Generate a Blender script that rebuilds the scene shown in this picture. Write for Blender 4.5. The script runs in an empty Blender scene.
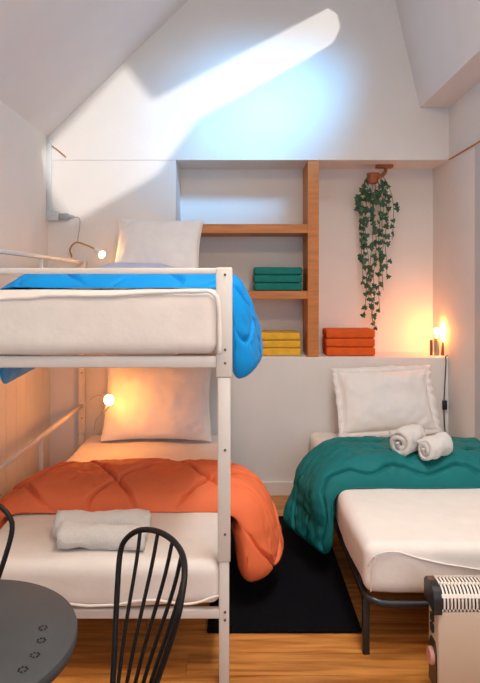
import bpy, bmesh, math, random
from mathutils import Vector, Matrix, noise
from mathutils.geometry import tessellate_polygon
PI = math.pi
S = bpy.context.scene
C = S.collection

# ------------------------------------------------------------------ camera
F, CX, HY, CH = 608.0, 239.0, 284.0, 1.5          # focal length px, vanishing point, eye height
cd = bpy.data.cameras.new('camera'); cam = bpy.data.objects.new('camera', cd); C.objects.link(cam)
cam.location = (0, 0, CH); cam.rotation_euler = (PI/2, 0, 0)
cd.sensor_width = 36; cd.lens = F/683*36
cd.shift_x = (240-CX)/683; cd.shift_y = -(341.5-HY)/683; cd.clip_start = .02
S.camera = cam

def P(x, y, d):
    """point seen at pixel x, y at depth d"""
    return Vector(((x-CX)*d/F, d, CH+(HY-y)*d/F))

# ------------------------------------------------------------------ world, sun, window light, added fills, exposure
S.view_settings.view_transform = 'Standard'; S.view_settings.look = 'None'
S.view_settings.gamma = 1; S.view_settings.use_curve_mapping = False
S.view_settings.exposure = 0.0
W = bpy.data.worlds.new('world'); S.world = W; W.use_nodes = True
W.node_tree.nodes['Background'].inputs[0].default_value = (.55, .75, 1, 1)
W.node_tree.nodes['Background'].inputs[1].default_value = .6

SUN = Vector((1, -1.1, .35))                       # towards the sun
def light(name, kind, loc, direction, energy, color, **kw):
    l = bpy.data.lights.new(name, kind); l.energy = energy; l.color = color
    for k, v in kw.items(): setattr(l, k, v)
    o = bpy.data.objects.new(name, l); C.objects.link(o); o.location = loc
    o.rotation_euler = Vector(direction).to_track_quat('-Z', 'Y').to_euler()
    return o
light('sun', 'SUN', (4, -2, 6), -SUN, 2.4, (1, .95, .90), angle=math.radians(1.4))
light('window_daylight', 'AREA', (.55, -1.02, 1.75), (-.3, 1, .10), 32, (.60, .80, 1), shape='RECTANGLE', size=1.5, size_y=1.5)
light('warm_fill', 'AREA', (.25, .9, 3.1), (.0, .45, -1), 25, (1, .66, .40), shape='DISK', size=.5)  # added warm fill above the frame, no fitting behind it
light('overhead_fill', 'AREA', (.62, 1.7, 4.0), (.03, .2, -1), 23, (1, .97, .92), shape='RECTANGLE', size=.45, size_y=1.2, spread=math.radians(100))  # added soft light from above, hung under the closed ridge without an opening
light('roof_window_skylight', 'AREA', (1.0, 2.75, 3.45), (-.87, 1.57, -.74), 6, (.16, .54, 1), shape='RECTANGLE', size=.7, size_y=.3, spread=math.radians(36))

# ------------------------------------------------------------------ materials
def mat(name, col, rough=.6, var=.0, vscale=6, bump=0, bscale=60, metal=0, emit=None, estr=0, spec=.5, stretch=None, sheen=0):
    m = bpy.data.materials.new(name); m.use_nodes = True; nt = m.node_tree; b = nt.nodes['Principled BSDF']
    b.inputs['Base Color'].default_value = (*col, 1); b.inputs['Roughness'].default_value = rough
    b.inputs['Metallic'].default_value = metal; b.inputs['Specular IOR Level'].default_value = spec
    if sheen: b.inputs['Sheen Weight'].default_value = sheen
    if emit:
        b.inputs['Emission Color'].default_value = (*emit, 1); b.inputs['Emission Strength'].default_value = estr
    tc = nt.nodes.new('ShaderNodeTexCoord'); mp = nt.nodes.new('ShaderNodeMapping')
    nt.links.new(tc.outputs['Object'], mp.inputs[0])
    if stretch: mp.inputs['Scale'].default_value = stretch
    if var:
        n = nt.nodes.new('ShaderNodeTexNoise'); n.inputs['Scale'].default_value = vscale; n.inputs['Detail'].default_value = 5
        r = nt.nodes.new('ShaderNodeValToRGB')
        r.color_ramp.elements[0].position = .3; r.color_ramp.elements[1].position = .7
        r.color_ramp.elements[0].color = (*[max(0, c*(1-var)) for c in col], 1)
        r.color_ramp.elements[1].color = (*[min(1, c*(1+var*.6)) for c in col], 1)
        nt.links.new(mp.outputs[0], n.inputs['Vector']); nt.links.new(n.outputs['Fac'], r.inputs[0])
        nt.links.new(r.outputs[0], b.inputs['Base Color'])
    if bump:
        n2 = nt.nodes.new('ShaderNodeTexNoise'); n2.inputs['Scale'].default_value = bscale; n2.inputs['Detail'].default_value = 4
        bp = nt.nodes.new('ShaderNodeBump'); bp.inputs['Strength'].default_value = bump; bp.inputs['Distance'].default_value = .01
        nt.links.new(mp.outputs[0], n2.inputs['Vector']); nt.links.new(n2.outputs['Fac'], bp.inputs['Height'])
        nt.links.new(bp.outputs[0], b.inputs['Normal'])
    return m

def wood_floor():
    m = mat('floor_wood', (.42, .17, .05), .32, bump=.08, bscale=14, stretch=(1.2, 14, 14)); nt = m.node_tree; b = nt.nodes['Principled BSDF']
    oi = nt.nodes.new('ShaderNodeObjectInfo'); mp = [n for n in nt.nodes if n.type == 'MAPPING'][0]
    ad = nt.nodes.new('ShaderNodeVectorMath'); ad.operation = 'ADD'
    ml = nt.nodes.new('ShaderNodeVectorMath'); ml.operation = 'SCALE'; ml.inputs['Scale'].default_value = 37
    cb = nt.nodes.new('ShaderNodeCombineXYZ')
    for i in range(3): nt.links.new(oi.outputs['Random'], cb.inputs[i])
    nt.links.new(cb.outputs[0], ml.inputs[0]); nt.links.new(mp.outputs[0], ad.inputs[0]); nt.links.new(ml.outputs[0], ad.inputs[1])
    n = nt.nodes.new('ShaderNodeTexNoise'); n.inputs['Scale'].default_value = 2.2; n.inputs['Detail'].default_value = 7; n.inputs['Distortion'].default_value = .6
    nt.links.new(ad.outputs[0], n.inputs['Vector'])
    r = nt.nodes.new('ShaderNodeValToRGB')
    r.color_ramp.elements[0].position = .28; r.color_ramp.elements[0].color = (.30, .095, .016, 1)
    r.color_ramp.elements[1].position = .72; r.color_ramp.elements[1].color = (.72, .31, .075, 1)
    hs = nt.nodes.new('ShaderNodeHueSaturation')
    mr = nt.nodes.new('ShaderNodeMapRange'); mr.inputs[3].default_value = .8; mr.inputs[4].default_value = 1.15
    nt.links.new(oi.outputs['Random'], mr.inputs[0]); nt.links.new(mr.outputs[0], hs.inputs['Value'])
    nt.links.new(n.outputs['Fac'], r.inputs[0]); nt.links.new(r.outputs[0], hs.inputs['Color']); nt.links.new(hs.outputs[0], b.inputs['Base Color'])
    return m

M = {
 'wall': mat('white_plaster', (.80, .775, .745), .75, .03, 3, .10, 90),
 'ceil': mat('ceiling_plaster', (.78, .755, .735), .8, .03, 3, .10, 90),
 'panel': mat('painted_board', (.78, .74, .69), .55, .03, 5, .05, 40),
 'trim': mat('white_trim', (.80, .77, .74), .5, .02, 5),
 'greytrim': mat('pale_grey_paint', (.52, .52, .52), .6, .03, 5),
 'floor': wood_floor(),
 'under': mat('subfloor', (.05, .025, .01), .8, .2),
 'shelf': mat('shelf_wood', (.58, .20, .045), .5, .22, 5, .06, 30, stretch=(1, 4, 8)),
 'white': mat('white_painted_metal', (.70, .645, .59), .38, .03, 8),
 'black': mat('black_metal', (.012, .012, .014), .38, .2, 10),
 'bolt': mat('bolt_steel', (.16, .14, .12), .4, .2, 30, metal=.7),
 'sheet': mat('white_cotton', (.79, .725, .67), .85, .03, 14, .30, 17, sheen=.1),
 'pillow': mat('pillow_cotton', (.84, .80, .77), .85, .03, 14, .25, 130, sheen=.2),
 'lilac': mat('lilac_cotton', (.50, .54, .74), .85, .06, 14, .2, 160),
 'blue': mat('blue_quilt', (.001, .33, .86), .65, .10, 5, .10, 160, spec=.3),
 'orange': mat('orange_quilt', (.84, .18, .065), .65, .08, 5, .10, 160, spec=.3),
 'green': mat('teal_quilt', (.002, .150, .155), .7, .10, 5, .10, 160, spec=.3),
 'towel': mat('white_terry', (.83, .79, .75), .95, .05, 60, .9, 260, sheen=.5),
 'teal_fab': mat('teal_fleece', (.004, .20, .17), .85, .12, 30, .3, 200),
 'yellow_fab': mat('yellow_fleece', (.86, .48, .04), .85, .10, 30, .3, 200),
 'orange_fab': mat('orange_fleece', (.78, .11, .008), .85, .10, 30, .3, 200),
 'rug': mat('black_pile', (.004, .004, .006), .95, .3, 60, .6, 220, spec=.1),
 'leaf': mat('ivy_leaf', (.025, .095, .045), .45, .35, 40),
 'stem': mat('ivy_stem', (.10, .13, .04), .6, .2, 40),
 'pot': mat('brown_clay', (.36, .12, .045), .6, .2, 30),
 'table': mat('dark_grey_metal', (.075, .08, .085), .6, .15, 6, .03, 120, metal=.3),
 'hole': mat('dark_perforation', (.008, .008, .008), .7, .1),
 'wire': mat('black_wire', (.010, .007, .007), .5, .2, 20, spec=.25),
 'heater': mat('cream_enamel', (.60, .47, .35), .4, .03, 6, .03, 60),
 'grille': mat('pale_grille_enamel', (.80, .72, .64), .4, .03, 6),
 'slot': mat('heater_interior', (.02, .013, .01), .7, .1),
 'plastic': mat('black_plastic', (.014, .015, .016), .35, .1),
 'dial': mat('dial_red', (.62, .30, .24), .4, .1),
 'plug': mat('grey_plastic', (.36, .38, .40), .5, .05),
 'socket': mat('pale_grey_plastic', (.62, .66, .70), .5, .03),
 'lampgrey': mat('grey_lamp_body', (.30, .27, .25), .5, .1),
 'brown': mat('brown_lamp', (.15, .05, .025), .5, .1),
 'brass': mat('brass', (.62, .33, .08), .3, .1, metal=.8),
 'bulb': mat('warm_bulb', (1, .9, .8), .4, .02, emit=(1, .29, .05), estr=120),
 'bulb2': mat('warm_bulb_bright', (1, .9, .8), .4, .02, emit=(1, .29, .05), estr=75),
 'bulb3': mat('bunk_bulb', (1, .9, .8), .4, .02, emit=(1, .33, .06), estr=150),
 'bulb4': mat('small_bulb', (1, .9, .8), .4, .02, emit=(1, .46, .14), estr=280),
}

# ------------------------------------------------------------------ helpers
WL = {}
def setp(o, label, cat, group=None):
    o['label'] = label; o['category'] = cat
    if group: o['group'] = group
def thing(name, label, cat, loc, group=None):
    o = bpy.data.objects.new(name, None); C.objects.link(o); o.location = loc; o.empty_display_size = .1
    WL[o] = Vector(loc); setp(o, label, cat, group); return o
def obj(name, vf, m, parent=None, origin=None, smooth=False):
    """mesh from world-space verts; origin = own base point, local to the parent"""
    vs, fs = vf
    pw = WL.get(parent, Vector((0, 0, 0)))
    og = Vector(origin) if origin is not None else pw
    me = bpy.data.meshes.new(name); me.from_pydata([Vector(v)-og for v in vs], [], fs); me.update()
    bm = bmesh.new(); bm.from_mesh(me); bmesh.ops.recalc_face_normals(bm, faces=bm.faces); bm.to_mesh(me); bm.free()
    if smooth:
        me.polygons.foreach_set('use_smooth', [True]*len(me.polygons))
        if smooth != 'all': me.set_sharp_from_angle(angle=math.radians(50))
    me.materials.append(M[m]); o = bpy.data.objects.new(name, me); C.objects.link(o)
    o.location = og-pw; WL[o] = og
    if parent: o.parent = parent
    return o
def struct(name, vf, m, parent=None, **k):
    o = obj(name, vf, m, parent, **k)
    if parent is None: o['kind'] = 'structure'
    return o
def join(*L):
    vs, fs = [], []
    for v, f in L:
        n = len(vs); vs += [Vector(a) for a in v]; fs += [[i+n for i in q] for q in f]
    return vs, fs
def xf(vf, mx): return [mx @ Vector(v) for v in vf[0]], vf[1]
def box(x0, x1, y0, y1, z0, z1):
    v = [Vector((x, y, z)) for z in (z0, z1) for y in (y0, y1) for x in (x0, x1)]
    return v, [[0,1,3,2],[4,5,7,6],[0,1,5,4],[2,3,7,6],[0,2,6,4],[1,3,7,5]]
def bbox(x0, x1, y0, y1, z0, z1, r=.004, seg=2):
    bm = bmesh.new(); v, f = box(x0, x1, y0, y1, z0, z1); vv = [bm.verts.new(a) for a in v]
    for q in f: bm.faces.new([vv[i] for i in q])
    bmesh.ops.recalc_face_normals(bm, faces=bm.faces)
    bmesh.ops.bevel(bm, geom=list(bm.edges), offset=r, segments=seg, profile=.5, affect='EDGES')
    bm.verts.index_update()
    out = [v.co.copy() for v in bm.verts], [[v.index for v in f.verts] for f in bm.faces]; bm.free(); return out
def rbox(x0, x1, y0, y1, z0, z1, r, n=(8, 8, 4), nz=.0, nf=4, seed=0, flat=True):
    """rounded soft box with surface noise"""
    idx, vs, fs = {}, [], []
    nx, ny, nzz = n
    def g(i, j, k):
        if (i, j, k) not in idx:
            idx[i, j, k] = len(vs)
            def s(t, a, b):       # finer near the ends
                t = t if t in (0, 1) else .5-.5*math.cos(PI*t)*1.0
                return a+(b-a)*t
            p = Vector((s(i/nx, x0, x1), s(j/ny, y0, y1), s(k/nzz, z0, z1)))
            q = Vector((min(max(p.x, x0+r), x1-r), min(max(p.y, y0+r), y1-r), min(max(p.z, z0+r), z1-r)))
            d = p-q
            p = q+d.normalized()*r if d.length > 1e-6 else p
            if nz:
                nn = d.normalized() if d.length > 1e-6 else Vector((0, 0, 1))
                p += nn*nz*noise.noise(p*nf+Vector((seed, 0, 0)))+nn*nz*.45*noise.noise(p*nf*2.7+Vector((0, seed, 3)))
            vs.append(p)
        return idx[i, j, k]
    for k in (0, nzz):
        for i in range(nx):
            for j in range(ny): fs.append([g(i,j,k), g(i+1,j,k), g(i+1,j+1,k), g(i,j+1,k)])
    for j in (0, ny):
        for i in range(nx):
            for k in range(nzz): fs.append([g(i,j,k), g(i+1,j,k), g(i+1,j,k+1), g(i,j,k+1)])
    for i in (0, nx):
        for j in range(ny):
            for k in range(nzz): fs.append([g(i,j,k), g(i,j+1,k), g(i,j+1,k+1), g(i,j,k+1)])
    return vs, fs
def catmull(pts, n):
    pts = [Vector(p) for p in pts]; L = [0]
    for a, b in zip(pts, pts[1:]): L.append(L[-1]+(b-a).length)
    out = []; k = 0
    for i in range(n):
        s = L[-1]*i/(n-1)
        while k < len(pts)-2 and s > L[k+1]: k += 1
        t = (s-L[k])/max(1e-9, L[k+1]-L[k]); p1, p2 = pts[k], pts[k+1]
        p0 = pts[k-1] if k else p1*2-p2; p3 = pts[k+2] if k+2 < len(pts) else p2*2-p1
        out.append(.5*((2*p1)+(p2-p0)*t+(2*p0-5*p1+4*p2-p3)*t*t+(3*p1-p0-3*p2+p3)*t**3))
    return out
def tube(pts, r, n=8, closed=False, caps=True):
    pts = [Vector(p) for p in pts]; m = len(pts); rr = r if isinstance(r, list) else [r]*m
    vs, fs = [], []; up = None
    for i, p in enumerate(pts):
        if closed: t = pts[(i+1) % m]-pts[i-1]
        else: t = pts[min(i+1, m-1)]-pts[max(i-1, 0)]
        t.normalize()
        if up is None: up = t.orthogonal().normalized()
        up = (up-t*up.dot(t)).normalized(); b = t.cross(up)
        for j in range(n):
            a = 2*PI*j/n; vs.append(p+(up*math.cos(a)+b*math.sin(a))*rr[i])
    for i in range(m if closed else m-1):
        for j in range(n):
            a = i*n; c = ((i+1) % m)*n
            fs.append([a+j, a+(j+1) % n, c+(j+1) % n, c+j])
    if caps and not closed: fs += [list(range(n)), list(range((m-1)*n, m*n))]
    return vs, fs
def lathe(prof, c, n=24):
    """prof: list of (radius, z); c centre"""
    vs, fs = [], []; c = Vector(c)
    for r, z in prof:
        for j in range(n): vs.append(c+Vector((r*math.cos(2*PI*j/n), r*math.sin(2*PI*j/n), z)))
    for i in range(len(prof)-1):
        for j in range(n): fs.append([i*n+j, i*n+(j+1) % n, (i+1)*n+(j+1) % n, (i+1)*n+j])
    fs += [list(range(n)), list(range((len(prof)-1)*n, len(prof)*n))]
    return vs, fs
def prism(poly, d):
    """polygon (list of vectors) extruded by vector d"""
    n = len(poly); vs = [Vector(p) for p in poly]+[Vector(p)+Vector(d) for p in poly]
    return vs, [list(range(n)), list(range(n, 2*n))]+[[i, (i+1) % n, (i+1) % n+n, i+n] for i in range(n)]

# ------------------------------------------------------------------ room shell
XL, XR = -1.357, 1.49                # left and right walls
YF, YB = 4.32, 4.67                  # half wall / beam plane, back of the alcove
YN = -1.05                           # wall behind the camera
ZL, ZS = .98, 2.38                   # ledge top, alcove top
ZE = 2.545                           # left eave
XK, ZK = 1.286, 2.751                # foot of the steep right slope
XA, ZA = .840, 4.682                 # ridge
fl = struct('floor', box(XL-.2, XR+.2, YN, YB, -.06, -.012), 'under')
random.seed(4)
pw = .142; rows = int((YF-.3)/pw)+1
pm = {}
for r_ in range(rows):
    y1 = YF-r_*pw; x = XL-random.random()*1.2
    while x < XR:
        L = 1.28; a, b = max(x, XL), min(x+L, XR)
        if b-a > .02: obj('plank', box(a+.0005, b-.0005, y1-pw+.0006, y1-.0006, -.012, 0), 'floor', fl, origin=((a+b)/2, y1-pw/2, -.012))
        x += L
wl = struct('wall_left', box(XL-.12, XL, YN, YB, 0, ZE), 'wall')
bw = .162; k = 0; y = YF
while y > 1.2:
    obj('panel', bbox(XL, XL+.014, y-bw+.003, y-.003, .0, 1.30, .004, 2), 'panel', wl, origin=(XL, y-bw/2, 0)); y -= bw
obj('panel_cap', bbox(XL, XL+.022, 1.2, YF, 1.30, 1.325, .004), 'panel', wl)
struct('wall_right', box(XR, XR+.12, YN, YB, 0, ZK), 'wall')
struct('wall_back', box(XL-.12, XR+.12, YB, YB+.1, 0, ZS), 'wall')
struct('wall_back_ledge', bbox(XL, XR, YF, YB, 0, ZL, .006), 'wall')
struct('wall_back_column', box(XL, -.448, YF, YB, ZL, ZS), 'wall')
# gable above the alcove (soffit at ZS)
gab = [(XL, ZS), (XR+.1, ZS), (XR+.1, ZK), (XK, ZK), (XA, ZA), (XL, ZE)]
struct('wall_back_upper', prism([(x, YF-.006, z) for x, z in gab], (0, YB-YF+.1, 0)), 'wall')
struct('baseboard_back', bbox(XL+.02, XR, YF-.014, YF, 0, .098, .004), 'trim')
# left slope, right slope with an unseen opening shaped to cast the sun patch, soffit of the right bulkhead, wall behind
d = Vector((-.69, 0, .72))*.1
struct('ceiling', prism([(XL-.1, YN, ZE-.0973), (XL-.1, YB, ZE-.0973), (XA, YB, ZA), (XA, YN, ZA)], d), 'ceil')
struct('ceiling_bulkhead', box(XK, XR+.12, YN, YF-.006, ZK, ZK+.05), 'ceil')
KX = (XK-XA)/(ZA-ZK)
def to_slope(px, py):
    p = P(px, py, YF); lam = (XK-p.x-KX*(p.z-ZK))/(1+KX*SUN.z)
    return p+SUN*lam
hole = [to_slope(*q) for q in ((24, 166), (123, 62), (152, 98), (326, 6), (338, 14), (341, 28), (334, 44), (312, 58), (196, 122), (158, 176), (66, 228))]  # outline of the wanted sun patch, carried back along the sun onto the slope
outer = [Vector((XK, YN, ZK)), Vector((XK, YF, ZK)), Vector((XA, YF, ZA)), Vector((XA, YN, ZA))]
flat = outer+hole
tri = tessellate_polygon([outer, hole])
struct('ceiling_right', (flat, [list(t) for t in tri]), 'ceil')
nrm = Vector((1, 0, KX)).normalized()
wf = []
for i in range(len(hole)):
    a, b = hole[i], hole[(i+1) % len(hole)]
    wf.append(prism([a, b, b+nrm*.03, a+nrm*.03], (b-a).cross(nrm).normalized()*.012))
struct('sun_patch_window', join(*wf), 'trim')  # unseen frame following the patch-shaped opening
# wall behind the camera with a window opening
gx0, gx1, gz0, gz1 = -.2, 1.3, 1.0, 2.5
fy = YN
struct('wall_front', join(box(XL-.1, gx0, fy-.1, fy, 0, ZA), box(gx1, XR+.1, fy-.1, fy, 0, ZA), box(gx0, gx1, fy-.1, fy, 0, gz0), box(gx0, gx1, fy-.1, fy, gz1, ZA)), 'wall')
struct('window_2', join(box(gx0, gx0+.05, fy-.09, fy-.05, gz0, gz1), box(gx1-.05, gx1, fy-.09, fy-.05, gz0, gz1), box(gx0, gx1, fy-.09, fy-.05, gz0, gz0+.05), box(gx0, gx1, fy-.09, fy-.05, gz1-.05, gz1)), 'trim')
# right edge: pale grey vertical panel and the thin moulding on the right wall
struct('trim_1', bbox(XR-.022, XR, 2.9, 3.79, 0.0, 2.365, .004), 'greytrim')
struct('trim_2', tube([(XR-.004, YF-.02, ZS), (XR-.004, 3.0, ZS)], .006, 8), 'shelf')
struct('trim_3', tube([P(52, 146, YF-.012), P(58, 150, YF-.012), P(66, 157, YF-.012)], .0035, 6), 'shelf')

# ------------------------------------------------------------------ shelving
sh = thing('shelf_unit', 'orange-brown wooden shelf unit with two boards built into the wall recess', 'shelf', (-.1, YF, ZL))
x0, x1, x2 = -.448, .490, .568
obj('upright', bbox(x1, x2, YF+.004, YB, ZL, ZS, .002), 'shelf', sh)
for a, b in ((1.863, 1.927), (1.393, 1.450)):
    obj('shelf_board', bbox(x0, x1, YF+.012, YB, a, b, .002), 'shelf', sh)

# folded fabric stacks
def folded(name, x0, x1, y0, y1, z0, z1, m, label, cat, group, seed):
    random.seed(seed); h = (z1-z0)
    j = lambda s: random.uniform(-s, s)
    vf = rbox(x0+j(.004), x1+j(.004), y0+j(.004), y1, z0+.0005, z1-.0005, h*.24, (24, 10, 8), .0022, 9, seed)
    o = obj(name, vf, m, None, origin=((x0+x1)/2, (y0+y1)/2, z0), smooth='all'); setp(o, label, cat, group)
pos = ['bottom', 'middle', 'top']
def stack(px0, px1, pyt, zb, m, colour, where, seed, d=4.40):
    zt = CH+(HY-pyt)*d/F; a = (px0-CX)*d/F; b = (px1-CX)*d/F; h = (zt-zb)/3
    for i in range(3):
        folded('folded_blanket', a, b, d, d+.22, zb+i*h, zb+(i+1)*h, m, f'{colour} folded blanket, {pos[i]} one of the three {where}', 'blanket', f'{colour} folded blankets', seed+i)
stack(254, 302.5, 267, 1.450, 'teal_fab', 'teal', 'on the lower shelf board', 10)
stack(258, 301, 332.5, ZL, 'yellow_fab', 'yellow', 'on the ledge below the shelf', 20)
stack(326.5, 376, 329.5, ZL, 'orange_fab', 'bright orange', 'on the ledge under the ivy', 30, 4.38)

# ------------------------------------------------------------------ bunk bed
Y1, Y2 = 2.27, 4.24
bk = thing('bunk_bed', 'white metal bunk bed against the left wall', 'bed', (-.57, 3.25, 0))
xr, xl = -.056, -1.10
def post(x, y, top):
    o = obj('post', join(bbox(x-.024, x+.024, y, y+.045, .46, 1.15, .005), bbox(x-.019, x+.019, y+.003, y+.042, 0, .46, .004)), 'white', bk, smooth=True)
    obj('post_sleeve', bbox(x-.030, x+.031, y-.002, y+.047, 1.15, top, .006), 'white', bk, smooth=True)
    for z in (1.535, 1.255, 1.205, .88, .565, .275, .245):
        if z < top: obj('bolt', xf(lathe([(.005, 0), (.005, .002), (.003, .004)], (0, 0, 0), 10), Matrix.Translation((x+.004, y-(.002 if z > 1.1 else 0), z)) @ Matrix.Rotation(PI/2, 4, 'X')), 'bolt', o, smooth=True)
post(xr, Y1, 1.562); post(xl, Y1, 1.562); post(xr-.03, Y2, 1.562); post(xl, Y2, 1.662)
def rail(name, a, b, w, h):
    a, b = Vector(a), Vector(b)
    if abs(a.x-b.x) > abs(a.y-b.y): vf = bbox(min(a.x, b.x), max(a.x, b.x), a.y-w/2, a.y+w/2, a.z-h/2, a.z+h/2, .004)
    elif abs(a.y-b.y) > abs(a.z-b.z): vf = bbox(a.x-w/2, a.x+w/2, min(a.y, b.y), max(a.y, b.y), a.z-h/2, a.z+h/2, .004)
    else: vf = bbox(a.x-w/2, a.x+w/2, a.y-w/2, a.y+w/2, min(a.z, b.z), max(a.z, b.z), .003)
    return obj(name, vf, 'white', bk, smooth=True)
for y, top in ((Y1+.022, 1.553), (Y2+.022, 1.553)):
    xe = xr if y < 3 else xr-.03
    rail('top_end_rail', (xl, y, top-.004), (xe, y, top), .022, .022)
    rail('end_rail', (xl, y, 1.208), (xe, y, 1.208), .03, .044)
    rail('end_rail', (xl, y, .262), (xe, y, .262), .03, .034)
for z, h in ((1.208, .044), (.262, .034)):
    rail('side_rail', (xr-.012, Y1+.03, z), (xr-.012, Y2+.02, z), .02, h)
    rail('side_rail', (xl, Y1+.03, z), (xl, Y2+.02, z), .024, h)
    for i in range(9):
        y = Y1+.2+i*.2
        obj('slat', bbox(xl+.01, xr-.02, y, y+.05, z+h/2-.014, z+h/2-.002, .002, 1), 'white', bk)
for z, zz in ((1.651, 1.20), (.652, .26)):
    rail('guard_rail', (xl, Y1+.02, z), (xl, Y2+.03, z), .022, .022)
    for y in (2.75, 3.38): rail('guard_upright', (xl, y, zz), (xl, y, z), .018, .018)

def mattress(name, label, x0, x1, y0, y1, z0, z1, r, seed, group, nz=.006):
    t = thing(name, label, 'mattress', ((x0+x1)/2, (y0+y1)/2, z0), group)
    obj('fitted_sheet', rbox(x0, x1, y0, y1, z0, z1, r, (44, 70, 14), nz, 3.2, seed), 'sheet', t, smooth='all')
    return t
mu = mattress('mattress', 'mattress in a white sheet on the top bunk', -1.045, -.078, 2.245, Y2-.02, 1.236, 1.476, .045, 1, 'mattresses', .005)
mlo = mattress('mattress', 'mattress in a white sheet on the lower bunk', -1.045, -.062, 2.262, Y2-.02, .287, .462, .05, 7, 'mattresses', .010)
# hem of the fitted sheet along the foot of the top mattress
def hem(pts, r, parent, n=60):
    q = catmull(pts, n)
    q = [p+Vector((noise.noise(p*14)*.004, 0, noise.noise(p*11+Vector((3, 1, 0)))*.005)) for p in q]
    obj('sheet_hem', tube(q, [r*(1+.25*noise.noise(p*20)) for p in q], 8), 'sheet', parent, smooth='all')
hem([P(-60, 302, 2.25), P(0, 299, 2.244), P(50, 296, 2.242), P(120, 294, 2.242), P(195, 291, 2.244), P(210, 292, 2.246), P(218, 300, 2.248), P(220, 330, 2.25), P(219, 354, 2.25)], .008, mu)
hem([P(-60, 600, 2.262), P(40, 601, 2.258), P(100, 606, 2.256), P(150, 600, 2.256), P(185, 604, 2.256), P(219, 596, 2.262)], .005, mlo)

# ------------------------------------------------------------------ quilts
def us(t): return .7*t+.3*(.5-.5*math.cos(PI*t))
def quilt(name, label, front, back, T, seam, m, parts=None, nu=230, nv=110, er=.3, group='quilts', fluff=.012, gd=.03, seed=0, bow=None, zbed=0, pipe=None, cr=.16):
    """front / back: control curves (left hem to right hem); T thickness; seam(u,v) = distance to nearest stitch line"""
    nC = len(front); rows = []
    for j in range(nv):
        v = .5-.5*math.cos(PI*j/(nv-1))
        c = [Vector(a).lerp(Vector(b), v) for a, b in zip(front, back)]
        if bow: c = bow(c, v)
        k = max(0, (cr-v)/cr, (v-1+cr)/cr); du = .075*(1-math.sqrt(max(0, 1-k*k)))
        full = catmull(c, nu*2); row = []
        for i in range(nu):
            q = (du+(1-2*du)*us(i/(nu-1)))*(2*nu-1); a = min(int(q), 2*nu-2); row.append(full[a].lerp(full[a+1], q-a))
        rows.append(row)
    top, bot, stitch = [], [], []
    for j in range(nv):
        v = .5-.5*math.cos(PI*j/(nv-1))
        for i in range(nu):
            u = us(i/(nu-1)); p = rows[j][i]
            a = rows[j][min(i+1, nu-1)]-rows[j][max(i-1, 0)]; b = rows[min(j+1, nv-1)][i]-rows[max(j-1, 0)][i]
            nn = a.cross(b).normalized()
            eu = min(1, min(u, 1-u)/.05); ev = min(1, min(v, 1-v)/er)
            e = math.sqrt(max(0, 1-(1-eu)**2))*math.sqrt(max(0, 1-(1-ev)**2))
            tt = T(u, v) if callable(T) else T
            s, fine = seam(u, v)
            h = tt*e*(1+.12*noise.noise(p*5+Vector((seed, 0, 0))))
            h += e*fluff*noise.noise(Vector((u*9+seed, v*7, 1)))+e*.006*noise.noise(Vector((u*38, v*20, seed)))
            stitch.append(e*(.003*math.sin(fine)*math.exp(-(s/.06)**2)-gd*.6*math.exp(-(s/.010)**2)))
            bul = .55*max(0, min(1, (zbed-.03-p.z)/.08))
            h = max(h, .003); top.append(p+nn*h); bot.append(p-nn*h*bul)
    moved = []
    for j in range(nv):
        for i in range(nu):
            a = top[j*nu+min(i+1, nu-1)]-top[j*nu+max(i-1, 0)]; b = top[min(j+1, nv-1)*nu+i]-top[max(j-1, 0)*nu+i]
            nn = a.cross(b); k = j*nu+i
            moved.append(top[k]+(nn.normalized()*stitch[k] if nn.length > 1e-9 else Vector()))
    top = moved
    vs = top+bot; N = nu*nv; fs = []
    for j in range(nv-1):
        for i in range(nu-1):
            a = j*nu+i; fs.append([a, a+1, a+1+nu, a+nu]); fs.append([N+a, N+a+nu, N+a+nu+1, N+a+1])
    bd = [i for i in range(nu)]+[j*nu+nu-1 for j in range(1, nv)]+[(nv-1)*nu+i for i in range(nu-2, -1, -1)]+[j*nu for j in range(nv-2, 0, -1)]
    for a, b in zip(bd, bd[1:]+bd[:1]): fs.append([a, b, b+N, a+N])
    og = sum(bot, Vector())/len(bot)
    o = obj(name, (vs, fs), m, None, origin=og, smooth='all'); setp(o, label, 'quilt', group)
    if pipe:
        pts = [bot[i] for i in bd][::2]
        obj('edge_piping', tube(pts, .005, 6, closed=True), m, o, smooth='all')
    return o
def lines(*segs):
    def f(u, v):
        best = 9
        for (a, b, c, d_, lx, ly) in segs:
            px, py = u*lx, v*ly; ax, ay, bx_, by_ = a*lx, b*ly, c*lx, d_*ly
            t = max(0, min(1, ((px-ax)*(bx_-ax)+(py-ay)*(by_-ay))/((bx_-ax)**2+(by_-ay)**2)))
            best = min(best, math.hypot(px-ax-t*(bx_-ax), py-ay-t*(by_-ay)))
        return best, u*lx*55+v*9
    return f
def diamond(lx, ly, sx, sy, ou=0, ov=0):
    def f(u, v):
        x, y = u*lx/sx+ou, v*ly/sy+ov
        a, b = (x+y) % 1, (x-y) % 1
        k = sx*sy/math.hypot(sx, sy)
        return min(min(a, 1-a), min(b, 1-b))*k, u*lx*60+v*11
    return f
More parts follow.
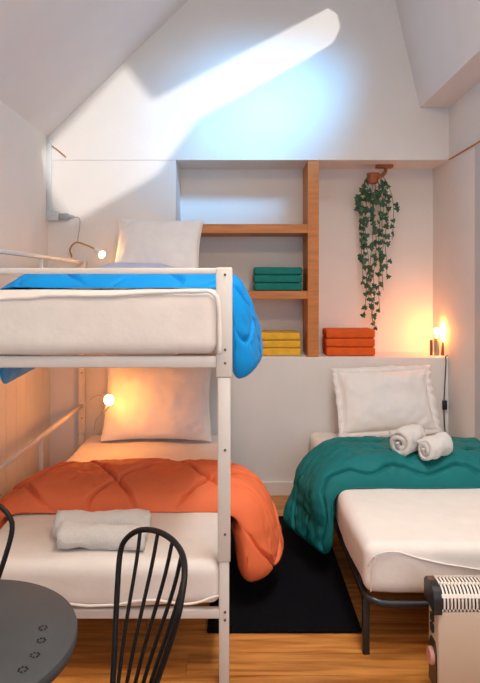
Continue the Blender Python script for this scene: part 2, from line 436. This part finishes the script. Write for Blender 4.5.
# orange on the lower bunk
zf = .467
quilt('quilt', 'orange quilted duvet folded across the lower bunk',
      [(-1.062, 2.70, .33), (-1.062, 2.71, .44), (-1.00, 2.73, zf), (-.8, 2.74, zf), (-.5, 2.745, zf), (-.2, 2.75, zf), (-.06, 2.76, zf-.01), (.01, 2.76, .40), (.035, 2.75, .27), (.05, 2.74, .13)],
      [(-1.05, 3.10, .44), (-1.03, 3.16, zf), (-.92, 3.24, zf), (-.75, 3.28, zf), (-.5, 3.30, zf), (-.2, 3.30, zf), (-.06, 3.28, zf-.01), (.03, 3.25, .40), (.085, 3.20, .27), (.10, 3.14, .13)],
      lambda u, v: .135*(min(1, .30+u*4)), diamond(1.6, .62, .46, .56, .12, .22), 'orange', seed=2, er=.48, zbed=zf, gd=.075)
# blue on the top bunk
zu = 1.482
quilt('quilt', 'bright blue quilted duvet draped over the top bunk',
      [(-1.075, 2.72, 1.035), (-1.07, 2.72, 1.25), (-1.065, 2.70, 1.44), (-1.02, 2.68, zu), (-.8, 2.66, zu), (-.5, 2.65, zu), (-.2, 2.65, zu), (-.075, 2.66, zu-.012), (-.035, 2.68, 1.40), (-.018, 2.70, 1.25), (-.01, 2.72, 1.065)],
      [(-1.075, 3.30, 1.06), (-1.07, 3.30, 1.25), (-1.065, 3.30, 1.44), (-1.02, 3.30, zu), (-.8, 3.30, zu), (-.5, 3.30, zu), (-.2, 3.30, zu), (-.075, 3.30, zu-.012), (-.005, 3.28, 1.40), (.045, 3.25, 1.25), (.07, 3.20, 1.065)],
      lambda u, v: (.022+.058*min(1, max(0, (u-.235)/.06))), diamond(2.0, .6, .50, .44, .1, .15), 'blue', seed=5, zbed=zu, gd=.05)
# teal on the single bed
zg = .468
def wave(u, v):
    lx = 1.6
    best = 9
    ev = min(v, 1-v)/.22
    arc = math.acos(1-ev)*.145 if ev < 1 and v < .5 else .228+(v-.22)*.6
    for v0 in (.10, .33, .50):
        best = min(best, abs(arc-v0-.030*math.sin(u*lx*2*PI/.36+v0*9)))
    return best*.9, u*lx*70
quilt('quilt', 'dark teal quilted duvet folded across the single bed',
      [(.455, 3.02, .135), (.465, 3.03, .27), (.475, 3.05, .42), (.56, 3.07, zg), (.75, 3.08, zg), (1.0, 3.08, zg), (1.25, 3.08, zg), (1.38, 3.08, zg-.01), (1.425, 3.08, .40), (1.43, 3.08, .33)],
      [(.245, 3.52, .125), (.32, 3.56, .27), (.42, 3.60, .41), (.56, 3.66, zg), (.75, 3.68, zg), (1.0, 3.68, zg), (1.25, 3.68, zg), (1.38, 3.68, zg-.01), (1.425, 3.68, .40), (1.43, 3.68, .33)],
      lambda u, v: (.05+.085*min(1, max(0, (u-.10)/.22)))*(1-.75*max(0, (u-.88)/.12)), wave, 'green', seed=9, fluff=.016, er=.22, gd=.06, zbed=zg, pipe=True)

# ------------------------------------------------------------------ single bed
bf = thing('bed_frame', 'black metal single bed frame under the right mattress', 'bed', (.95, 3.35, 0))
bx0, bx1, by0, by1 = .515, 1.40, 2.47, 4.27
for x in (bx0, bx1-.03):
    for y in (by0, by1-.05):
        obj('leg', bbox(x-.014, x+.014, y-.012, y+.016, 0, .225, .003), 'black', bf, smooth=True)
obj('foot_bar', tube(catmull([(bx0-.01, by0, .238), (bx0+.03, by0-.03, .230), (bx0+.1, by0-.04, .222), (.95, by0-.04, .222), (bx1-.1, by0-.04, .222), (bx1-.01, by0, .238)], 40), .015, 10), 'black', bf, smooth='all')
for x in (bx0, bx1-.03): obj('side_rail', bbox(x-.012, x+.012, by0, by1, .214, .240, .003), 'black', bf, smooth=True)
obj('head_bar', bbox(bx0, bx1, by1-.04, by1-.015, .214, .240, .003), 'black', bf)
for i in range(9):
    y = by0+.1+i*.2
    obj('slat', bbox(bx0, bx1-.03, y, y+.055, .232, .243, .002, 1), 'black', bf)
mr = mattress('mattress', 'mattress in a white sheet on the black single bed', .497, 1.42, 2.425, 4.30, .252, .462, .05, 21, 'mattresses', .010)
hem([P(368, 566, 2.440), P(376, 555, 2.424), P(395, 551, 2.424), P(425, 560, 2.422), P(470, 568, 2.422), P(540, 572, 2.422)], .0035, mr)
hem([P(376, 556, 2.424), P(373, 570, 2.424), P(371, 592, 2.43)], .0035, mr, 20)

# ------------------------------------------------------------------ pillows
def pillow(name, label, w, h, t, mx, m, seed, flange=0, group='pillows', n=44):
    mx = mx @ Matrix.Identity(4)
    def pt(u, v, s):
        pin = 1-.07*(1-u*u)*1.0; pin2 = 1-.06*(1-v*v)
        x = u*w/2*pin2; y = v*h/2*pin
        f = max(0, (1-abs(u)**2.6)*(1-abs(v)**2.6))
        z = s*t/2*f**.42
        q = Vector((x, y, z)); k = Vector((seed, s*2, 0))
        q.z += (noise.noise(q*9+k)*.012+noise.noise(q*22+k)*.006)*min(1, f*3)
        # pulled creases from the corners
        q.z += .005*math.sin((x-y)*70+noise.noise(q*6)*4)*(abs(u)*abs(v))**1.5*min(1, f*8)
        return mx @ q
    vs, fs = [], []
    for s in (1, -1):
        for j in range(n+1):
            for i in range(n+1):
                u, v = -1+2*i/n, -1+2*j/n
                u, v = math.sin(u*PI/2)*.35+u*.65, math.sin(v*PI/2)*.35+v*.65
                vs.append(pt(u, v, s))
    N = (n+1)**2
    for k in (0, 1):
        for j in range(n):
            for i in range(n): a = k*N+j*(n+1)+i; fs.append([a, a+1, a+n+2, a+n+1])
    bd = [i for i in range(n+1)]+[j*(n+1)+n for j in range(1, n+1)]+[n*(n+1)+i for i in range(n-1, -1, -1)]+[j*(n+1) for j in range(n-1, 0, -1)]
    for a, b in zip(bd, bd[1:]+bd[:1]): fs.append([a, b, b+N, a+N])
    og = mx @ Vector((0, 0, 0))
    o = obj(name, (vs, fs), m, None, origin=og, smooth='all'); setp(o, label, 'pillow', group)
    if flange:
        ring = [vs[i] for i in bd]; cen = og; up = (mx.to_3x3() @ Vector((0, 0, 1))).normalized()
        fv, ff = [], []; L = len(ring)
        for i, p in enumerate(ring):
            dr = (p-cen); dr -= up*dr.dot(up); dr.normalize()
            q = p+dr*flange*(1+.25*noise.noise(p*30))+up*.006*math.sin(i*1.1+noise.noise(p*12)*3)
            fv += [p-dr*.004+up*.002, q+up*.0015, q-up*.0015, p-dr*.004-up*.002]
        for i in range(L):
            a, b = i*4, ((i+1) % L)*4
            for k in range(4): ff.append([a+k, a+(k+1) % 4, b+(k+1) % 4, b+k])
        obj('pillow_flange', (fv, ff), m, o, smooth='all')
    else:
        obj('seam_piping', tube([vs[i] for i in bd], .004, 6, closed=True), m, o, smooth='all')
    return o
def lean(x, y, z, tilt, yaw=0, roll=0):
    """pillow standing on its long edge, leaning back by tilt (0 = upright)"""
    return Matrix.Translation((x, y, z)) @ Matrix.Rotation(yaw, 4, 'Z') @ Matrix.Rotation(PI/2-tilt, 4, 'X') @ Matrix.Rotation(roll, 4, 'Z')
pillow('pillow', 'white pillow with a frilled flange on the single bed', .62, .42, .15, lean(.99, 4.10, .715, .42, .04, .03), 'pillow', 1, .045)
pillow('pillow', 'white pillow propped up on the lower bunk', .72, .56, .16, lean(-.54, 4.06, .74, .36, 0, .0), 'pillow', 4)
pillow('pillow', 'white pillow propped up on the top bunk', .58, .46, .15, lean(-.545, 4.10, 1.735, .42, -.03, -.03), 'pillow', 8)
pillow('pillow', 'pale lilac pillow lying flat beneath the upright pillow of the top bunk', .60, .36, .15, Matrix.Translation((-.64, 3.80, 1.556)) @ Matrix.Rotation(.03, 4, 'Z'), 'lilac', 12)

# ------------------------------------------------------------------ towels
def roll(name, label, c, axis, R, L, group, seed, squash=1.0, turns=2.4):
    ax = Vector(axis).normalized(); up = Vector((0, 0, 1)); sd = ax.cross(up).normalized()
    n = 110; th = R/turns*.86; nl = 16; vs, fs = [], []
    for k in range(nl+1):
        tt = k/nl
        for i in range(n+1):
            a = i/n*turns*2*PI; r = R*(i/n)**.8*(1-.0)+.004
            for s in (0, 1):
                rr = max(.001, r-(th*.99 if s else 0))
                off = ax*((tt-.5)*L)
                p = sd*math.cos(a)*rr+up*math.sin(a)*rr*squash
                q = Vector(c)+off+p
                w = noise.noise(q*17+Vector((seed, 0, 0)))*.011+noise.noise(q*90)*.0018
                if s == 0: q += p.normalized()*w
                q += ax*((.006*math.sin(a*1.3+seed)+.005*noise.noise(q*30))*(1 if k in (0, nl) else 0))
                vs.append(q)
    st = (n+1)*2
    for k in range(nl):
        for i in range(n):
            for s in (0, 1):
                a = k*st+i*2+s; fs.append([a, a+2, a+2+st, a+st])
        for i in (0, n):
            a = k*st+i*2; fs.append([a, a+1, a+1+st, a+st])
    for k in (0, nl):
        for i in range(n): a = k*st+i*2; fs.append([a, a+1, a+3, a+2])
    og = Vector(c)-Vector((0, 0, R*squash))
    o = obj(name, (vs, fs), 'towel', None, origin=og, smooth='all'); setp(o, label, 'towel', group)
    return o
roll('rolled_towel', 'larger white rolled towel on the teal duvet, spiral end towards the left', (.905, 3.265, .660), (.62, .65, .02), .074, .18, 'rolled towels on the teal duvet', 1)
roll('rolled_towel', 'smaller white rolled towel on the teal duvet, right of the larger roll', (1.018, 3.165, .648), (.80, .58, .06), .059, .17, 'rolled towels on the teal duvet', 2)
roll('rolled_towel', 'white rolled towel on the lower bunk, nearer the orange duvet', (-.56, 2.50, .512), (1, .03, 0), .063, .38, 'rolled towels on the lower bunk', 3, .80)
roll('rolled_towel', 'white rolled towel on the lower bunk, nearer the foot of the bed', (-.535, 2.385, .506), (1, -.05, 0), .058, .34, 'rolled towels on the lower bunk', 4, .80)

# ------------------------------------------------------------------ rug
o = obj('rug', rbox(-.137, .53, 2.606, 3.9, .0005, .014, .006, (50, 80, 2), .001, 30, 2), 'rug', None, origin=(.2, 3.25, 0), smooth=True)
setp(o, 'black rectangular rug on the wooden floor between the beds', 'rug')

# ------------------------------------------------------------------ ivy
random.seed(11)
iv = thing('hanging_ivy', 'trailing green ivy in a brown pot hung under the alcove ceiling', 'plant', P(374, 178, 4.5))
dI = 4.5
obj('pot', lathe([(.022, 0), (.036, .008), (.046, .07), (.05, .078), (.043, .078), (.036, .03)], P(373, 184, dI), 20), 'pot', iv, smooth=True)
obj('bracket', join(bbox(*[P(376, 0, dI).x, P(392.5, 0, dI).x, dI-.03, dI+.03, ZS-.022, ZS, .003]), tube(catmull([P(385, 165, dI), P(385.5, 171, dI), P(382, 175.5, dI), P(376, 178, dI)], 14), .014, 8)), 'pot', iv, smooth=True)
lp = [(0, 0), (.25, -.18), (.62, -.06), (.42, .22), (.50, .52), (.22, .50), (0, 1.0), (-.22, .50), (-.50, .52), (-.42, .22), (-.62, -.06), (-.25, -.18)]
lv = [Vector((0, .25, .0))]+[Vector((x, y, -.16*abs(x)-.12*max(0, y-.3))) for x, y in lp]
lfme = bpy.data.meshes.new('leaf'); nl_ = len(lv)
lfme.from_pydata(lv+[v+Vector((0, 0, -.03)) for v in lv], [], [[0, 1+i, 1+(i+1) % 12] for i in range(12)]+[[nl_, nl_+1+(i+1) % 12, nl_+1+i] for i in range(12)]+[[1+i, nl_+1+i, nl_+1+(i+1) % 12, 1+(i+1) % 12] for i in range(12)])
lfme.materials.append(M['leaf'])
strands = [(366, 360, 285), (370, 366, 300), (374, 371, 322), (378, 380, 312), (381, 388, 275), (376, 363, 318), (383, 393, 240), (372, 359, 230), (377, 375, 329), (380, 384, 290)]
for si, (sx, ex, ey) in enumerate(strands):
    dd = dI-.05+.10*random.random()
    pts = [P(374, 176, dI), P((374+sx)/2+(ex-sx)*.3, 175, (dI+dd)/2), P(ex*.7+sx*.3, 190, dd)]
    yy = 205
    bx = ex
    while yy < ey-4:
        f = (yy-205)/125
        pts.append(P(bx*(1-f*.35)+372*f*.35+random.uniform(-2, 2), yy, dd)); yy += 18
    pts.append(P(pts[-1].x/dd*F+CX+random.uniform(-2, 2), ey, dd))
    cv = catmull(pts, 40)
    vine = obj('vine', tube(cv, .0022, 5), 'stem', iv, smooth='all')
    y = 178+random.random()*5
    while y < ey+2:
        zt = CH+(HY-y)*dd/F
        c = min(cv[6:], key=lambda q: abs(q.z-zt))
        l = bpy.data.objects.new('leaf', lfme); C.objects.link(l); l.parent = vine
        off = Vector((random.uniform(-.022, .022), random.uniform(-.02, .012), random.uniform(-.01, .01)))
        l.location = c+off-WL[vine]
        s = random.uniform(.034, .050)*(.85 if y > 265 else 1); l.scale = (s, s, s)
        l.rotation_euler = (math.radians(random.uniform(70, 115)), random.uniform(-.9, .9), random.uniform(-.7, .7)) if random.random() < .5 else (math.radians(random.uniform(-110, -60)), random.uniform(-.8, .8), PI+random.uniform(-.7, .7))
        y += random.uniform(5.5, 9.5)

# ------------------------------------------------------------------ ledge lamps
dl = 4.43
def ball(c, r, sz=1.0, n=16, m=10):
    return lathe([(max(.0005, r*math.sin(PI*i/m)), -r*sz*math.cos(PI*i/m)) for i in range(m+1)], c, n)
c = P(436.6, 0, dl); c.z = ZL
t = thing('table_lamp', 'small grey cylinder lamp with a glowing bare bulb on the ledge', 'lamp', c)
obj('lamp_body', lathe([(.018, 0), (.0185, .004), (.0185, .106), (.017, .11)], c, 20), 'lampgrey', t, smooth=True)
obj('bulb_socket', lathe([(.013, 0), (.014, .012), (.012, .018)], c+Vector((0, 0, .11)), 16), 'brass', t, smooth=True)
obj('light_bulb', lathe([(.008, 0), (.009, .018), (.018, .036), (.021, .05), (.018, .064), (.008, .073), (.001, .075)], c+Vector((0, 0, .128)), 16), 'bulb', t, smooth='all')
c2 = P(443.4, 0, dl); c2.z = ZL
t2 = thing('table_lamp', 'dark conical lamp with a tall glowing bulb and hanging cord at the ledge end', 'lamp', c2)
obj('lamp_base', lathe([(.020, 0), (.018, .01), (.009, .09), (.008, .10)], c2, 20), 'brown', t2, smooth=True)
obj('light_bulb', ball(c2+Vector((0, 0, .175)), .022, 3.4), 'bulb2', t2, smooth='all')
obj('power_cord', tube(catmull([c2+Vector((.018, 0, .006)), c2+Vector((.028, -.06, .006)), P(445.6, 357, 4.315)+Vector((0, 0, .004)), P(446, 362, 4.305), P(444.8, 385, 4.306), P(444, 405, 4.306), P(444.5, 425, 4.306), P(446, 440, 4.31)], 60), .004, 6), 'plastic', t2, smooth='all')
obj('cord_switch', bbox(*[P(441.8, 0, 4.31).x, P(446.4, 0, 4.31).x, 4.286, 4.312, P(0, 409.5, 4.31).z, P(0, 400, 4.31).z, .007]), 'plastic', t2, smooth=True)
c3 = P(431.3, 0, dl); c3.z = ZL
o = obj('candle', lathe([(.010, 0), (.0105, .004), (.0105, .108), (.009, .112), (.002, .110)], c3, 16), 'brown', None, origin=c3, smooth=True)
setp(o, 'slim brown pillar candle beside the lamps on the ledge', 'candle')

# ------------------------------------------------------------------ bunk lamps and wall socket
lb = P(109, 400, 3.78)
t = thing('reading_lamp', 'small glowing reading lamp beside the lower bunk pillow', 'lamp', lb)
obj('light_bulb', ball(lb, .030, 1.1), 'bulb3', t, smooth='all')
obj('lamp_arm', tube(catmull([lb+Vector((-.02, .02, .01)), P(103, 396, 3.84), P(96, 396, 3.98), P(90, 400, 4.19)], 20), .004, 6), 'white', t, smooth='all')
obj('lamp_socket', tube([lb+Vector((.0, .01, -.03)), P(106, 409, 3.86), P(102, 414, 3.88)], [.012, .011, .005], 10), 'white', t, smooth='all')
obj('power_cord', tube(catmull([P(102, 414, 3.88), P(96, 420, 4.1), P(94, 430, 4.31)], 16), .003, 6), 'white', t, smooth='all')

lt = P(100, 253, 4.12)
t = thing('reading_lamp', 'small white angled reading lamp above the top bunk', 'lamp', lt)
obj('lamp_head', tube([P(95, 249, 4.14), P(98, 251.5, 4.13), P(102, 254.5, 4.10)], [.012, .020, .028], 14), 'trim', t, smooth=True)
obj('light_bulb', ball(P(102, 255, 4.095), .016, 1), 'bulb4', t, smooth='all')
obj('lamp_arm', tube(catmull([P(72, 257, 4.3), P(70, 249, 4.28), P(76, 242.5, 4.24), P(86, 245, 4.2), P(95, 249, 4.14)], 30), .006, 8), 'brass', t, smooth='all')
obj('power_cord', tube(catmull([P(74, 217, 4.29), P(79, 218, 4.29), P(80, 224, 4.29), P(78, 238, 4.28), P(77, 243, 4.26)], 30), .0035, 6), 'plug', t, smooth='all')

so = P(48, 216, YF)
t = thing('wall_socket', 'pale socket box on a vertical conduit in the wall corner', 'socket', so)
zt = P(0, 139, YF).z
obj('conduit', bbox(XL, XL+.032, YF-.034, YF-.006, P(0, 214, YF).z, zt, .004), 'socket', t, smooth=True)
obj('socket_box', bbox(XL, P(60, 0, YF).x, YF-.05, YF-.006, P(0, 221, YF).z, P(0, 212, YF).z, .006), 'socket', t, smooth=True)
o = obj('plug', join(bbox(P(60, 0, 4.29).x, P(69, 0, 4.29).x, 4.27, 4.305, P(0, 220, 4.29).z, P(0, 213.5, 4.29).z, .006), tube([P(69, 216.8, 4.288), P(72, 216.8, 4.288), P(75, 217, 4.288)], [.018, .013, .006], 10)), 'plug', None, origin=P(64, 217, 4.29), smooth=True)
setp(o, 'grey plug pushed into the pale wall socket', 'plug')

# ------------------------------------------------------------------ table
tc = Vector((-.652, 1.335, 0)); TR = .288; TZ = .718
t = thing('bistro_table', 'round dark grey metal bistro table in the lower left corner', 'table', tc)
obj('table_top', lathe([(TR-.012, TZ-.003), (TR-.002, TZ-.005), (TR, TZ-.011), (TR-.001, TZ-.03), (TR-.006, TZ-.034), (TR-.02, TZ-.034), (.01, TZ-.034)][::-1]+[(TR-.016, TZ-.001), (.001, TZ)], tc, 96), 'table', t, smooth=True)
obj('pedestal', lathe([(.026, .03), (.024, .10), (.024, TZ-.06), (.06, TZ-.034)], tc, 24), 'table', t, smooth=True)
obj('base', lathe([(.13, 0), (.13, .008), (.10, .022), (.03, .035)], tc, 40), 'table', t, smooth=True)
for (px, py) in ((43, 628), (41.5, 640.5), (35, 655), (23, 669.5)):
    dd = F*(CH-TZ)/(py-HY); q = P(px, py, dd); dots = []
    for i in range(7):
        a = i*2*PI/7+.2; dots.append(lathe([(.0024, 0), (.0024, .0006)], q+Vector((math.cos(a)*.0085, math.sin(a)*.0085, 0))+Vector((0, 0, .0006)), 8))
    obj('perforation', join(*dots), 'hole', t)

# ------------------------------------------------------------------ wire chairs
def chair(label, base, face, group):
    f = Vector((face[0], face[1], 0)).normalized(); h = Vector((-f.y, f.x, 0))
    b = Vector((base[0], base[1], 0)); sc = b+f*.155
    t = thing('wire_chair', label, 'chair', (sc.x, sc.y, 0), group)
    def Q(w, z):
        wm = .085+.105*min(1, max(0, (z-.45)/.31))
        return b+h*w-f*((z-.45)*.18+.05*max(0, wm*wm-w*w)/.036)+Vector((0, 0, z if z < .76 else .76+(z-.76)*.70))
    cp = [Q(-.085, .45), Q(-.112, .53), Q(-.160, .66), Q(-.189, .76), Q(-.182, .82), Q(-.145, .866), Q(-.08, .888), Q(0, .893), Q(.08, .888), Q(.145, .866), Q(.182, .82), Q(.189, .76), Q(.160, .66), Q(.112, .53), Q(.085, .45)]
    obj('back_hoop', tube(catmull(cp, 80), .0076, 10), 'wire', t, smooth='all')
    for w, wt, zt in ((-.066, -.142, .866), (-.033, -.075, .886), (0, 0, .89), (.033, .075, .886), (.066, .142, .866)):
        obj('spindle', tube(catmull([Q(w, .45), Q(w*1.5, .60), Q(wt*.92, .76), Q(wt, zt)], 16), .005, 8), 'wire', t, smooth='all')
    obj('seat', lathe([(.01, .437), (.155, .437), (.168, .444), (.168, .452), (.155, .458), (.01, .452)], sc, 48), 'wire', t, smooth=True)
    for a in (.8, 2.35, 3.93, 5.5):
        dr = f*math.cos(a)+h*math.sin(a)
        obj('leg', tube([sc+dr*.14+Vector((0, 0, .44)), sc+dr*.20+Vector((0, 0, .004))], .009, 8), 'wire', t, smooth='all')
    obj('leg_ring', tube([sc+(f*math.cos(a*PI/16)+h*math.sin(a*PI/16))*.17+Vector((0, 0, .22)) for a in range(32)], .005, 6, closed=True), 'wire', t, smooth='all')
chair('black wire bow-back chair in front of the lower bunk, right of the table', (-.280, 1.47), (-.87, -.5), 'black wire chairs')
chair('black wire bow-back chair cut off by the left edge, behind the table', (-.84, 1.70), (.30, -.95), 'black wire chairs')

# ------------------------------------------------------------------ heater
hx0, hx1, hy0, hy1 = .694, 1.32, 2.135, 2.245
ht = thing('convector_heater', 'cream convector heater with slotted top and black end caps', 'heater', ((hx0+hx1)/2, (hy0+hy1)/2, 0))
zc = .352; zt = .425; rr_ = .06
prof = [(hy0, zc-.004), (hy0, zc+.030)]          # side profile of the curved top, front to back
for i in range(7):
    a = i/6*PI/2; prof.append((hy0+.055*(1-math.cos(a)), zc+.030+(zt-zc-.030)*math.sin(a)))
prof += [(hy1, zt), (hy1, zc-.004)]
obj('body', bbox(hx0+.006, hx1-.006, hy0, hy1, .05, zc-.004, .005), 'heater', ht, smooth=True)
# dark cavity just inside the grille
inn = [(hy0+.006, zc-.004), (hy0+.006, zc+.028)]+[(hy0+.006+.05*(1-math.cos(i/6*PI/2)), zc+.028+(zt-zc-.036)*math.sin(i/6*PI/2)) for i in range(7)]+[(hy1-.004, zt-.008), (hy1-.004, zc-.004)]
obj('grille_cavity', prism([(hx0+.01, y, z) for y, z in inn], (hx1-hx0-.02, 0, 0)), 'slot', ht)
# grille: bars across the slots and three long ribs
def surf(s):
    L = [0]
    for a, b in zip(prof, prof[1:]): L.append(L[-1]+math.hypot(b[0]-a[0], b[1]-a[1]))
    x = s*L[-1]
    for i in range(len(prof)-1):
        if x <= L[i+1]+1e-9:
            t_ = (x-L[i])/max(1e-9, L[i+1]-L[i]); a, b = prof[i], prof[i+1]
            return Vector((0, a[0]+(b[0]-a[0])*t_, a[1]+(b[1]-a[1])*t_)), Vector((0, b[1]-a[1], -(b[0]-a[0]))).normalized()
    return Vector((0, *prof[-1])), Vector((0, 1, 0))
def strip(xa, xb, s0, s1, n=10, th=.003):
    vs, fs = [], []
    for i in range(n+1):
        p, nn = surf(s0+(s1-s0)*i/n)
        if nn.y > 0 and p.y < hy1-.01: nn = -nn
        for X in (xa, xb):
            vs.append(Vector((X, p.y, p.z))); vs.append(Vector((X, p.y, p.z))-(-nn if nn.z < 0 else nn)*0+Vector((0, .003, -.003)))
    for i in range(n):
        a = i*4; b = a+4
        fs += [[a, a+2, b+2, b], [a+1, b+1, b+3, a+3], [a, b, b+1, a+1], [a+2, a+3, b+3, b+2]]
    fs += [[0, 1, 3, 2], [n*4, n*4+2, n*4+3, n*4+1]]
    return vs, fs
bars = []
x = hx0+.012
while x < hx1-.012:
    bars.append(strip(x, x+.0068, 0, .80, 16)); x += .0128
obj('grille_bars', join(*bars), 'grille', ht)['kind'] = 'stuff'
for a, b in ((0, .035), (.195, .25), (.41, .47), (.62, 1.0)):
    obj('grille_rib', strip(hx0+.008, hx1-.008, a, b, 8), 'grille', ht)
cap = [(hy0-.006, zc-.012)]+[(hy0-.006, zc+.032)]+[(hy0-.006+.06*(1-math.cos(i/6*PI/2)), zc+.032+(zt-zc-.024)*math.sin(i/6*PI/2)) for i in range(1, 7)]+[(hy1-.02, zt+.008), (hy1+.004, zt-.012), (hy1+.004, zc+.0)]
for xa in (hx0-.010, hx1-.018):
    obj('end_cap', prism([(xa, y, z) for y, z in cap], (.028, 0, 0)), 'plastic', ht, smooth=True)
cp_ = [(hy0+.02, .06), (hy0+.012, .10), (hy0+.014, .19), (hy0+.03, .225), (hy1-.035, .225), (hy1-.015, .19), (hy1-.015, .06)]
obj('control_panel', prism([(hx0+.002, y, z) for y, z in cp_], (.006, 0, 0)), 'plastic', ht)
kx = Matrix.Translation((hx0+.002, (hy0+hy1)/2-.003, .165)) @ Matrix.Rotation(-PI/2, 4, 'Y')
obj('dial', xf(lathe([(.030, 0), (.030, .008), (.026, .014), (.010, .014)], (0, 0, 0), 24), kx), 'dial', ht, smooth=True)
for z in (.262, .300): obj('rocker_switch', bbox(hx0-.002, hx0+.008, hy0+.045, hy0+.072, z-.014, z+.014, .002), 'plastic', ht)
for xa in (hx0+.08, hx1-.12): obj('foot', bbox(xa, xa+.03, hy0-.05, hy1+.05, 0, .052, .006), 'plastic', ht)
